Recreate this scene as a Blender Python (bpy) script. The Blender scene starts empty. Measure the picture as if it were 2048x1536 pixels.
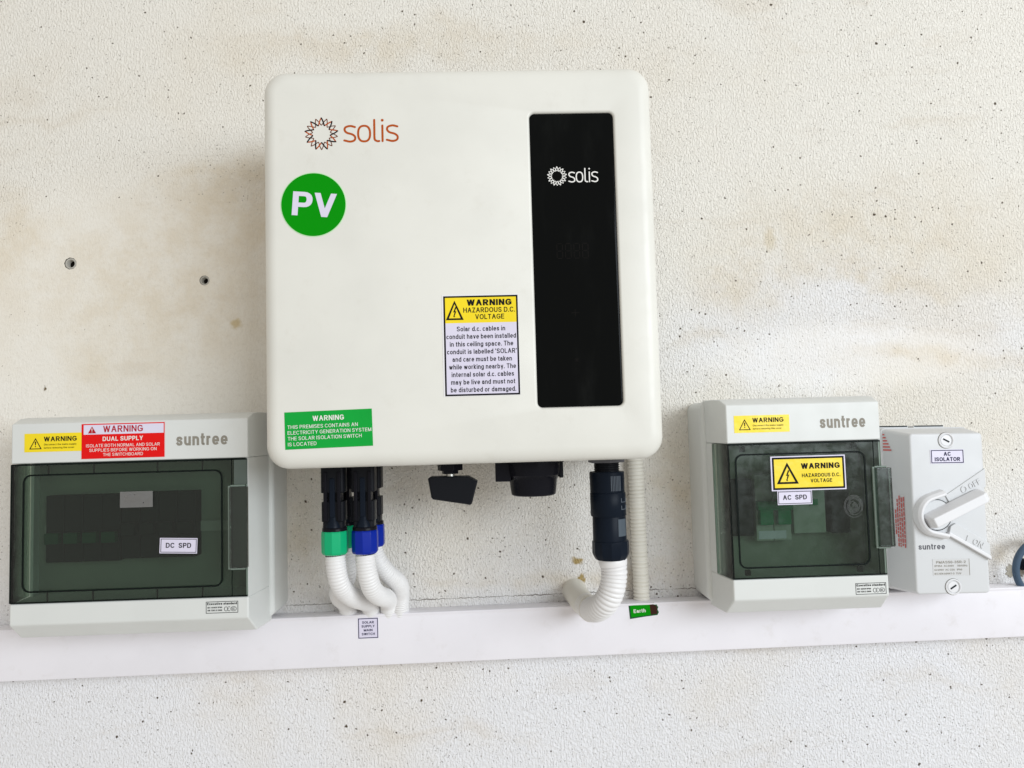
import bpy, bmesh, math, random
from mathutils import Vector, Matrix
random.seed(7)
PI = math.pi
scn = bpy.context.scene
COL = scn.collection

# ------------------------------------------------------------------ camera
def camera():
    yaw, pitch, roll = 0.03011, 0.06115, -0.02767
    f = Vector((math.sin(yaw)*math.cos(pitch), math.cos(yaw)*math.cos(pitch), math.sin(pitch)))
    r = Vector((math.cos(yaw), -math.sin(yaw), 0)); u = r.cross(f)
    r2 = math.cos(roll)*r + math.sin(roll)*u
    u2 = -math.sin(roll)*r + math.cos(roll)*u
    cd = bpy.data.cameras.new('camera'); cd.sensor_width = 36.0; cd.lens = 36.0*1500/2048
    cd.clip_start = 0.01; cd.clip_end = 200
    co = bpy.data.objects.new('camera', cd); COL.objects.link(co)
    m = Matrix((r2, u2, -f)).transposed().to_4x4(); m.translation = Vector((0, -0.82, 0))
    co.matrix_world = m
    scn.camera = co
camera()

# ------------------------------------------------------------------ light: soft daylight from an open garage front
w = bpy.data.worlds.new('World'); scn.world = w; w.use_nodes = True
bg = w.node_tree.nodes['Background']
bg.inputs[0].default_value = (1.0, 0.955, 0.885, 1); bg.inputs[1].default_value = 0.61
def area(name, loc, target, sx, sy, power, col):
    ld = bpy.data.lights.new(name, 'AREA'); ld.shape = 'RECTANGLE'; ld.size = sx; ld.size_y = sy
    ld.energy = power; ld.color = col
    o = bpy.data.objects.new(name, ld); COL.objects.link(o); o.location = loc
    o.rotation_euler = (Vector(target)-Vector(loc)).to_track_quat('-Z', 'Y').to_euler()
    return o
area('daylight_opening', (2.0, -2.6, .62), (0, 0, -.05), 2.4, 1.25, 84, (0.86, 0.93, 1.0))
scn.view_settings.view_transform = 'Standard'; scn.view_settings.look = 'None'
scn.view_settings.exposure = 0.0; scn.view_settings.gamma = 1.0
scn.view_settings.use_curve_mapping = False
scn.render.engine = 'CYCLES'
scn.cycles.use_denoising = True
scn.cycles.max_bounces = 10; scn.cycles.transparent_max_bounces = 24

# ------------------------------------------------------------------ helpers: materials
def lin(r, g, b):
    c = lambda x: (x/255)/12.92 if x/255 <= .04045 else ((x/255+.055)/1.055)**2.4
    return (c(r), c(g), c(b), 1)
class NT:
    def __init__(s, name):
        s.m = bpy.data.materials.new(name); s.m.use_nodes = True
        s.t = s.m.node_tree; s.p = s.t.nodes['Principled BSDF']; s.out = s.t.nodes['Material Output']
    def n(s, kind): return s.t.nodes.new(kind)
    def set(s, sock, v):
        if isinstance(v, bpy.types.NodeSocket): s.t.links.new(v, sock)
        else: sock.default_value = v
    def math(s, op, a, b=0.0, c=0.0, clamp=False):
        k = s.n('ShaderNodeMath'); k.operation = op; k.use_clamp = clamp
        s.set(k.inputs[0], a); s.set(k.inputs[1], b); s.set(k.inputs[2], c); return k.outputs[0]
    def vmath(s, op, a, b=(0, 0, 0)):
        k = s.n('ShaderNodeVectorMath'); k.operation = op
        s.set(k.inputs[0], a); s.set(k.inputs[1], b)
        return k.outputs['Value'] if op in ('LENGTH', 'DISTANCE') else k.outputs[0]
    def mix(s, fac, a, b):
        k = s.n('ShaderNodeMix'); k.data_type = 'RGBA'
        s.set(k.inputs[0], fac); s.set(k.inputs[6], a); s.set(k.inputs[7], b); return k.outputs[2]
    def noise(s, vec, scale, detail=2.0, rough=.5):
        k = s.n('ShaderNodeTexNoise'); s.set(k.inputs['Vector'], vec)
        k.inputs['Scale'].default_value = scale; k.inputs['Detail'].default_value = detail
        k.inputs['Roughness'].default_value = rough; return k.outputs
    def voro(s, vec, scale, rand=1.0):
        k = s.n('ShaderNodeTexVoronoi'); s.set(k.inputs['Vector'], vec)
        k.inputs['Scale'].default_value = scale; k.inputs['Randomness'].default_value = rand; return k.outputs
    def ramp(s, v, a, b, lo=0.0, hi=1.0):
        k = s.n('ShaderNodeMapRange'); k.interpolation_type = 'SMOOTHSTEP'
        s.set(k.inputs[0], v); s.set(k.inputs[1], a); s.set(k.inputs[2], b)
        s.set(k.inputs[3], lo); s.set(k.inputs[4], hi); return k.outputs[0]
    def bump(s, h, strength, dist, normal=None):
        k = s.n('ShaderNodeBump'); k.inputs['Strength'].default_value = strength
        k.inputs['Distance'].default_value = dist; s.set(k.inputs['Height'], h)
        if normal is not None: s.set(k.inputs['Normal'], normal)
        return k.outputs[0]
    def obj(s): return s.n('ShaderNodeTexCoord').outputs['Object']
def plastic(name, col, rough=.45, var=.06, bump=.0, bscale=900, spec=.5, dirt=0.0, dirtcol=(.35, .29, .2, 1), wrinkle=0.0):
    k = NT(name); P = k.obj()
    n1 = k.noise(P, 14, 4)[0]
    dark = tuple(c*(1-var) for c in col[:3])+(1,)
    c = k.mix(k.ramp(n1, .35, .7), col, dark)
    if dirt:
        n2 = k.noise(P, 46, 6, .65)[0]
        c = k.mix(k.math('MULTIPLY', k.ramp(n2, .55, .8), dirt), c, dirtcol)
    k.set(k.p.inputs['Base Color'], c)
    k.set(k.p.inputs['Roughness'], k.ramp(k.noise(P, 60, 3)[0], .2, .8, rough*.85, min(1, rough*1.2)))
    k.p.inputs['Specular IOR Level'].default_value = spec if max(col[:3]) > .55 else min(spec, .18 if max(col[:3]) > .06 else .07)
    if bump: k.set(k.p.inputs['Normal'], k.bump(k.noise(P, bscale, 2)[0], bump, .0006))
    if wrinkle: k.set(k.p.inputs['Normal'], k.bump(k.noise(P, 38, 3)[0], wrinkle, .004))
    return k.m
def tinted(name, tint, gloss=.05, rough=.06):
    k = NT(name); P = k.obj(); t = k.t; t.nodes.remove(k.p)
    tr = k.n('ShaderNodeBsdfTransparent'); gl = k.n('ShaderNodeBsdfGlossy'); mx = k.n('ShaderNodeMixShader')
    dust = k.noise(P, 90, 6, .7)[0]
    k.set(tr.inputs[0], tint)
    k.set(gl.inputs['Roughness'], k.ramp(dust, .3, .75, rough, rough+.2))
    fr = k.n('ShaderNodeFresnel'); fr.inputs[0].default_value = 1.45
    k.set(mx.inputs[0], k.math('MULTIPLY', fr.outputs[0], gloss/.04))
    t.links.new(tr.outputs[0], mx.inputs[1]); t.links.new(gl.outputs[0], mx.inputs[2])
    t.links.new(mx.outputs[0], k.out.inputs[0]); return k.m

def wall_material():
    k = NT('rendered_wall'); P0 = k.obj()
    warp = k.vmath('SUBTRACT', k.noise(P0, 7, 3, .6)[1], (.5, .5, .5))
    P = k.vmath('ADD', P0, k.vmath('MULTIPLY', warp, (.16, .0, .12)))
    sx = k.n('ShaderNodeSeparateXYZ'); k.set(sx.inputs[0], P); X, Z = sx.outputs[0], sx.outputs[2]
    s0 = k.n('ShaderNodeSeparateXYZ'); k.set(s0.inputs[0], P0); X0, Z0 = s0.outputs[0], s0.outputs[2]
    def ell(cx, cz, rx, rz, soft=.25, src=P):
        v = k.vmath('MULTIPLY', k.vmath('SUBTRACT', src, (cx, 0, cz)), (1/rx, 0, 1/rz))
        return k.ramp(k.vmath('LENGTH', v), soft, 1.0, 1.0, 0.0)
    cream = (.82, .79, .725, 1); white = (.83, .83, .85, 1)
    col = k.mix(k.ramp(Z, -.28, .02), white, cream)
    col = k.mix(k.math('MULTIPLY', ell(.42, .10, .34, .10, .3), .85), col, white)      # whiter paint low on the right
    big = k.noise(P0, 3.2, 4, .62)[0]
    col = k.mix(k.math('MULTIPLY', k.ramp(big, .46, .72), .40), col, (.74, .66, .53, 1))
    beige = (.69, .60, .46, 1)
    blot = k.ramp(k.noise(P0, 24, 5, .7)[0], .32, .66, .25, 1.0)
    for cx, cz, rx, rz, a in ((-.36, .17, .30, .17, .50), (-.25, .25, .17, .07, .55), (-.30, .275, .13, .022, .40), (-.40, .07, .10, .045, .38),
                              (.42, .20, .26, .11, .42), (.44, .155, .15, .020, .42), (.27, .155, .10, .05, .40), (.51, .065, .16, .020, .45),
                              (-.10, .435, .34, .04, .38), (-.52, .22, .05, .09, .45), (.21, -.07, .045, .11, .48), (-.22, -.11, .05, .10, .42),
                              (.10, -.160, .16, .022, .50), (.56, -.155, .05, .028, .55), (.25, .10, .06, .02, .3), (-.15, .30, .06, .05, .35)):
        col = k.mix(k.math('MULTIPLY', k.math('MULTIPLY', ell(cx, cz, rx, rz, .05), blot), a*1.35), col, beige)  # wall stains; the patches beside and below the inverter also paint in shade
    # streaky smears
    st = k.noise(k.vmath('MULTIPLY', P, (5, 1, 26)), 1.0, 5, .6)[0]
    col = k.mix(k.math('MULTIPLY', k.ramp(st, .54, .72), .22), col, (.60, .50, .37, 1))
    fine = k.noise(P0, 230, 2, .7)[0]
    col = k.mix(k.math('MULTIPLY', k.ramp(fine, .45, .75), .20), col, (.52, .47, .39, 1))
    # rust and ochre spots, scuffed flakes
    for cx, cz, rx, rz, a, c in ((-.275, .124, .0085, .0075, .6, (.50, .36, .12, 1)), (.318, .205, .010, .018, .3, (.55, .42, .20, 1)),
                                 (.0905, -.1435, .0085, .0048, 1, (.42, .31, .13, 1)), (.094, -.163, .004, .0095, 1, (.42, .31, .13, 1)),
                                 (-.478, .058, .0028, .0028, 1, (.13, .09, .04, 1)), (-.385, .078, .03, .012, .16, (.5, .4, .27, 1))):
        w2 = k.vmath('ADD', P0, k.vmath('MULTIPLY', k.vmath('SUBTRACT', k.noise(P0, 150, 2)[1], (.5, .5, .5)), (.010, 0, .008)))
        col = k.mix(k.math('MULTIPLY', ell(cx, cz, rx, rz, .35, w2), a), col, c)
    # pin holes: cells that carry a dark pore of varying size
    smooth = k.math('MAXIMUM', ell(-.36, .13, .33, .19, .55, P0), k.math('MULTIPLY', ell(.40, .07, .2, .05, .5, P0), .7))
    dens = k.math('SUBTRACT', k.ramp(k.noise(P0, 5, 3)[0], .3, .7, .5, 1.0), k.math('MULTIPLY', smooth, .75))
    dens = k.math('MULTIPLY', dens, k.ramp(X0, -.55, .25, .62, 1.0))
    Pd = k.vmath('ADD', P0, k.vmath('MULTIPLY', k.vmath('SUBTRACT', k.noise(P0, 420, 2)[1], (.5, .5, .5)), (.0032, 0, .0026)))
    Pd = k.vmath('MULTIPLY', Pd, (1, 0, 1))
    pores = None
    for sc, kk, rmax in ((75, .34, .14), (140, .66, .17), (300, 1.25, .28)):
        vo = k.voro(Pd, sc); sp = k.n('ShaderNodeSeparateXYZ'); k.set(sp.inputs[0], vo['Color'])
        th = k.math('SUBTRACT', 1.0, k.math('MULTIPLY', k.math('MAXIMUM', dens, .03), kk)); on = k.ramp(sp.outputs[0], th, k.math('ADD', th, .10), 0.0, 1.0)
        rad = k.math('MULTIPLY', k.math('MULTIPLY', on, rmax), k.math('ADD', .45, k.math('MULTIPLY', sp.outputs[1], .55)))
        m = k.math('SUBTRACT', 1.0, k.math('DIVIDE', vo['Distance'], k.math('ADD', rad, .0001)), clamp=True)
        m = k.math('MULTIPLY', m, 2.6, clamp=True)
        if sc == 300: m = k.math('MULTIPLY', m, .42)
        pores = m if pores is None else k.math('MAXIMUM', pores, m)
    # a hairline crack just over the trunking
    jag = k.math('MULTIPLY', k.math('SUBTRACT', k.noise(k.vmath('MULTIPLY', P0, (1, 0, 0)), 130, 5, .7)[0], .5), .006)
    dz = k.math('ABSOLUTE', k.math('SUBTRACT', k.math('SUBTRACT', Z0, k.math('MULTIPLY', X0, .0085)), k.math('ADD', -.1785, jag)))
    cwid = k.ramp(k.noise(k.vmath('MULTIPLY', P0, (1, 0, 0)), 34, 3)[0], .32, .66, .0001, .0011)
    crack = k.math('MULTIPLY', k.math('MULTIPLY', k.ramp(dz, 0.0, cwid, 1.0, 0.0), k.ramp(X0, -.235, -.20)), k.ramp(X0, .50, .56, 1.0, 0.0))
    pores = k.math('MAXIMUM', pores, k.math('MULTIPLY', crack, .9))
    col = k.mix(pores, col, (.085, .062, .04, 1))
    k.set(k.p.inputs['Base Color'], col)
    k.p.inputs['Roughness'].default_value = .85; k.p.inputs['Specular IOR Level'].default_value = .25
    # trowelled grain
    g1 = k.noise(k.vmath('MULTIPLY', P0, (1.35, 1, .8)), 360, 2, .6)[0]
    g2 = k.noise(P0, 560, 1, .6)[0]
    h = k.math('ADD', k.math('MULTIPLY', k.ramp(g1, .3, .7), .75), k.math('MULTIPLY', g2, .45))
    h = k.math('MULTIPLY', h, k.ramp(X0, -.4, .45, .9, 1.35))
    h = k.math('MULTIPLY', h, k.math('SUBTRACT', 1.0, k.math('MULTIPLY', smooth, .78)))
    k.set(k.p.inputs['Normal'], k.bump(h, .85, .0013))
    return k.m
MAT = {}
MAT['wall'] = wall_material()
MAT['white'] = plastic('white_powder_coat', (.735, .725, .668, 1), .40, .05, .10, 1500, dirt=.09)
MAT['alu'] = plastic('cast_aluminium', (.42, .42, .42, 1), .5)
def glass_material():
    k = NT('black_glass'); P = k.obj()
    vo = k.voro(k.vmath('MULTIPLY', P, (1, 0, 1)), 120); sp = k.n('ShaderNodeSeparateXYZ'); k.set(sp.inputs[0], vo['Color'])
    dust = k.math('MULTIPLY', k.ramp(vo['Distance'], .02, .06, 1.0, 0.0), k.ramp(sp.outputs[0], .90, .96))
    film = k.ramp(k.noise(k.vmath('MULTIPLY', P, (30, 1, 9)), 1.0, 5, .65)[0], .5, .85)
    c = k.mix(k.math('MULTIPLY', film, .35), (.0025, .003, .003, 1), (.012, .013, .012, 1))
    k.set(k.p.inputs['Base Color'], k.mix(k.math('MULTIPLY', dust, .35), c, (.4, .4, .38, 1)))
    k.set(k.p.inputs['Roughness'], k.math('ADD', .05, k.math('MULTIPLY', film, .25)))
    k.p.inputs['Specular IOR Level'].default_value = .07
    return k.m
MAT['glass'] = glass_material()
MAT['logo_orange'] = plastic('orange_print', lin(176, 78, 16), .5)
MAT['logo_brown'] = plastic('brown_print', lin(104, 52, 24), .5)
MAT['ink'] = plastic('black_ink', (.010, .010, .012, 1), .5)
MAT['navy'] = plastic('navy_ink', (.012, .012, .055, 1), .5)
MAT['logo_white'] = plastic('white_print', (.80, .79, .75, 1), .5)
MAT['digit'] = plastic('unlit_segments', (.008, .007, .0065, 1), .2)
MAT['green'] = plastic('green_vinyl', (.002, .275, .003, 1), .25, .05, spec=.07, wrinkle=.25)
MAT['green2'] = plastic('emerald_vinyl', (.006, .36, .045, 1), .25, .14, spec=.14, wrinkle=.25)
MAT['green_edge'] = plastic('pale_green_vinyl', (.50, .78, .45, 1), .4)
MAT['lilac'] = plastic('label_white', (.70, .665, .80, 1), .35, .05, wrinkle=.2)
MAT['paper'] = plastic('label_margin', (.78, .77, .78, 1), .45, .03)
MAT['yellow'] = plastic('yellow_vinyl', (.90, .69, .006, 1), .3, .06, wrinkle=.25)
MAT['red'] = plastic('red_vinyl', (.74, .004, .004, 1), .3, .06, wrinkle=.25, spec=.2)
MAT['redink'] = plastic('red_ink', (.60, .10, .09, 1), .5)
MAT['darkred'] = plastic('dark_red_ink', (.42, .008, .02, 1), .4)
MAT['grey'] = plastic('light_grey_abs', (.675, .69, .67, 1), .40, .035, .06, 1300, dirt=.06)
MAT['grey_in'] = plastic('inner_grey', (.31, .33, .29, 1), .6, .05)
MAT['isogrey'] = plastic('isolator_grey', (.63, .64, .65, 1), .42, .03, .08, 1300)
MAT['isolight'] = plastic('isolator_handle_grey', (.75, .75, .765, 1), .36, .03)
MAT['brand'] = plastic('embossed_brand_ink', (.27, .25, .21, 1), .5)
MAT['tint'] = tinted('smoked_polycarbonate', (.64, .725, .665, 1), .042, .08)
MAT['tint_dark'] = tinted('smoked_latch', (.52, .61, .56, 1), .075, .12)
MAT['seal'] = plastic('door_seal', (.006, .009, .008, 1), .4)
MAT['rim'] = plastic('latch_edge', (.20, .25, .215, 1), .3)
MAT['black'] = plastic('black_nylon', (.011, .012, .015, 1), .33, .2, .06, 1200)
MAT['black2'] = plastic('black_moulding', (.008, .008, .011, 1), .26, .1)
MAT['blueblack'] = plastic('blue_black_nylon', (.007, .011, .019, 1), .34, .25, .08, 1100)
MAT['steel'] = plastic('shaft_steel', (.55, .54, .50, 1), .3); MAT['steel'].node_tree.nodes['Principled BSDF'].inputs['Metallic'].default_value = .9
MAT['nutgreen'] = plastic('green_gland_nut', (.006, .40, .165, 1), .32, .08)
MAT['nutblue'] = plastic('blue_gland_nut', (.001, .018, .29, 1), .32, .08)
MAT['conduit'] = plastic('white_conduit', (.80, .79, .785, 1), .42, .04, dirt=.08)
MAT['conduit2'] = plastic('cream_conduit', (.76, .735, .66, 1), .45, .05, dirt=.12)
MAT['trunk'] = plastic('white_pvc', (.82, .80, .84, 1), .36, .05, .05, 300, dirt=.16)
MAT['device_dark'] = plastic('dark_device', (.020, .025, .028, 1), .5)
MAT['device_pale'] = plastic('pale_device', (.44, .46, .43, 1), .5)
MAT['device_green'] = plastic('green_toggle', (.0, .24, .10, 1), .45)
MAT['toggle_dark'] = plastic('dull_green_toggle', (.004, .085, .04, 1), .5)
MAT['rail'] = plastic('zinc_rail', (.45, .45, .43, 1), .45)
MAT['bluegrey'] = plastic('blue_grey_sheath', (.065, .105, .16, 1), .42, .12, .1, 700)
MAT['plug'] = plastic('plug_nylon', (.47, .45, .40, 1), .6, .1)
MAT['hole'] = plastic('bore_shade', (.010, .008, .006, 1), .9)  # shade inside the drilled holes, put in as near-black colour
MAT['concrete'] = plastic('bare_concrete', (.52, .48, .40, 1), .9, .55, .9, 500, dirt=.7, dirtcol=(.07, .05, .03, 1))
MAT['brown'] = plastic('torn_brown', (.045, .018, .012, 1), .6)
MAT['tape'] = tinted('old_tape', (.55, .57, .56, 1), .30, .5)

# ------------------------------------------------------------------ helpers: meshes.  Points are (x, d, z) in mm: d = distance out of the wall
ORG = {}
class MB:
    def __init__(s): s.v = []; s.f = []
    def add(s, pts, faces):
        b = len(s.v); s.v += [tuple(p) for p in pts]; s.f += [tuple(i+b for i in f) for f in faces]; return s
    def box(s, x0, x1, d0, d1, z0, z1):
        return s.add([(x, d, z) for x in (x0, x1) for d in (d0, d1) for z in (z0, z1)],
                     [(0, 1, 3, 2), (4, 6, 7, 5), (0, 4, 5, 1), (2, 3, 7, 6), (0, 2, 6, 4), (1, 5, 7, 3)])
    def loft(s, loops, cap0=True, cap1=True, closed=False):
        n = len(loops[0]); b = len(s.v); s.v += [tuple(p) for l in loops for p in l]; m = len(loops)
        for i in range(m if closed else m-1):
            for j in range(n):
                a = b+i*n; c = b+((i+1) % m)*n
                s.f.append((a+j, a+(j+1) % n, c+(j+1) % n, c+j))
        if not closed:
            if cap0: s.f.append(tuple(b+j for j in range(n)))
            if cap1: s.f.append(tuple(b+(m-1)*n+j for j in reversed(range(n))))
        return s
    def plate(s, poly, d0, d1):                    # poly of (x, z), thickness d0..d1
        return s.loft([[(x, d0, z) for x, z in poly], [(x, d1, z) for x, z in poly]])
    def frame(s, outer, inner, d0, d1):            # ring between two loops of equal count
        o = lambda L, d: [(x, d, z) for x, z in L]
        return s.loft([o(outer, d0), o(outer, d1), o(inner, d1), o(inner, d0)], closed=True)
    def lathe(s, cx, cd, prof, n=32, axis='z', a0=0.0, cap=True, cz=0.0):
        loops = []
        for r, h in prof:
            L = []
            for i in range(n):
                a = a0+2*PI*i/n
                if axis == 'z': L.append((cx+r*math.cos(a), cd+r*math.sin(a), h))
                else: L.append((cx+r*math.cos(a), h, cz+r*math.sin(a)))
            loops.append(L)
        return s.loft(loops, cap, cap)
    def tube(s, path, rad, n=20, step=1.0, cap=True):
        pts = catmull([Vector(p) for p in path], step)
        T = [(pts[min(i+1, len(pts)-1)]-pts[max(i-1, 0)]).normalized() for i in range(len(pts))]
        u = T[0].orthogonal().normalized(); loops = []; L = 0.0
        for i, p in enumerate(pts):
            if i: L += (p-pts[i-1]).length
            u = (u-T[i]*u.dot(T[i])).normalized(); v = T[i].cross(u)
            r = rad(L) if callable(rad) else rad
            loops.append([tuple(p+(u*math.cos(2*PI*j/n)+v*math.sin(2*PI*j/n))*r) for j in range(n)])
        return s.loft(loops, cap, cap)
    def build(s, name, mat, parent=None, org=None, bevel=0.0, seg=2, smooth=True, ang=38):
        if org is None: org = ORG[parent.name] if parent is not None else (0, 0, 0)
        me = bpy.data.meshes.new(name)
        me.from_pydata([((x-org[0])*.001, -(d-org[1])*.001, (z-org[2])*.001) for x, d, z in s.v], [], s.f)
        bm = bmesh.new(); bm.from_mesh(me); bmesh.ops.recalc_face_normals(bm, faces=bm.faces); bm.to_mesh(me); bm.free()
        me.materials.append(MAT[mat])
        if smooth:
            me.polygons.foreach_set('use_smooth', [True]*len(me.polygons)); me.set_sharp_from_angle(angle=math.radians(ang))
        o = bpy.data.objects.new(name, me); COL.objects.link(o)
        if parent is not None: o.parent = parent
        else: o.location = (org[0]*.001, -org[1]*.001, org[2]*.001)
        ORG[o.name] = org
        if bevel:
            b = o.modifiers.new('bevel', 'BEVEL'); b.width = bevel*.001; b.segments = seg
            b.limit_method = 'ANGLE'; b.angle_limit = math.radians(32); b.harden_normals = True
        return o
def catmull(P, step):
    P = [2*P[0]-P[1]]+P+[2*P[-1]-P[-2]]; out = []
    for i in range(1, len(P)-2):
        a, b, c, d = P[i-1:i+3]; n = max(2, int((c-b).length/step))
        for j in range(n):
            t = j/n
            out.append(.5*((2*b)+(c-a)*t+(2*a-5*b+4*c-d)*t*t+(3*b-a-3*c+d)*t**3))
    return out+[P[-2]]
def rr(x0, x1, z0, z1, r, n=6):                     # rounded rectangle in (x, z)
    out = []
    for cx, cz, a0 in ((x1-r, z1-r, 0), (x0+r, z1-r, PI/2), (x0+r, z0+r, PI), (x1-r, z0+r, 1.5*PI)):
        for i in range(n+1):
            a = a0+PI/2*i/n; out.append((cx+r*math.cos(a), cz+r*math.sin(a)))
    return out
def at(L, d): return [(x, d, z) for x, z in L]
def rbox(mb, x0, x1, z0, z1, r, d0, d1, fil, x0b=None, x1b=None, z0b=None, z1b=None, n=8):   # rounded box with a filleted front
    x0b = x0 if x0b is None else x0b; x1b = x1 if x1b is None else x1b
    z0b = z0 if z0b is None else z0b; z1b = z1 if z1b is None else z1b
    loops = [at(rr(x0b, x1b, z0b, z1b, r, n), d0), at(rr(x0, x1, z0, z1, r, n), d1-fil)]
    for i in range(1, 7):
        a = PI/2*i/6; k = fil*(1-math.cos(a)); loops.append(at(rr(x0+k, x1-k, z0+k, z1-k, max(r-k, .5), n), d1-fil+fil*math.sin(a)))
    return mb.loft(loops)
def thing(name, org, label, cat, group=None, rot=None):
    o = bpy.data.objects.new(name, None); COL.objects.link(o); o.empty_display_size = .02
    o.location = (org[0]*.001, -org[1]*.001, org[2]*.001); ORG[o.name] = org
    if rot: o.rotation_euler = rot
    o['label'] = label; o['category'] = cat
    if group: o['group'] = group
    return o
def tag(o, label, cat, group=None):
    o['label'] = label; o['category'] = cat
    if group: o['group'] = group
    return o

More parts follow.
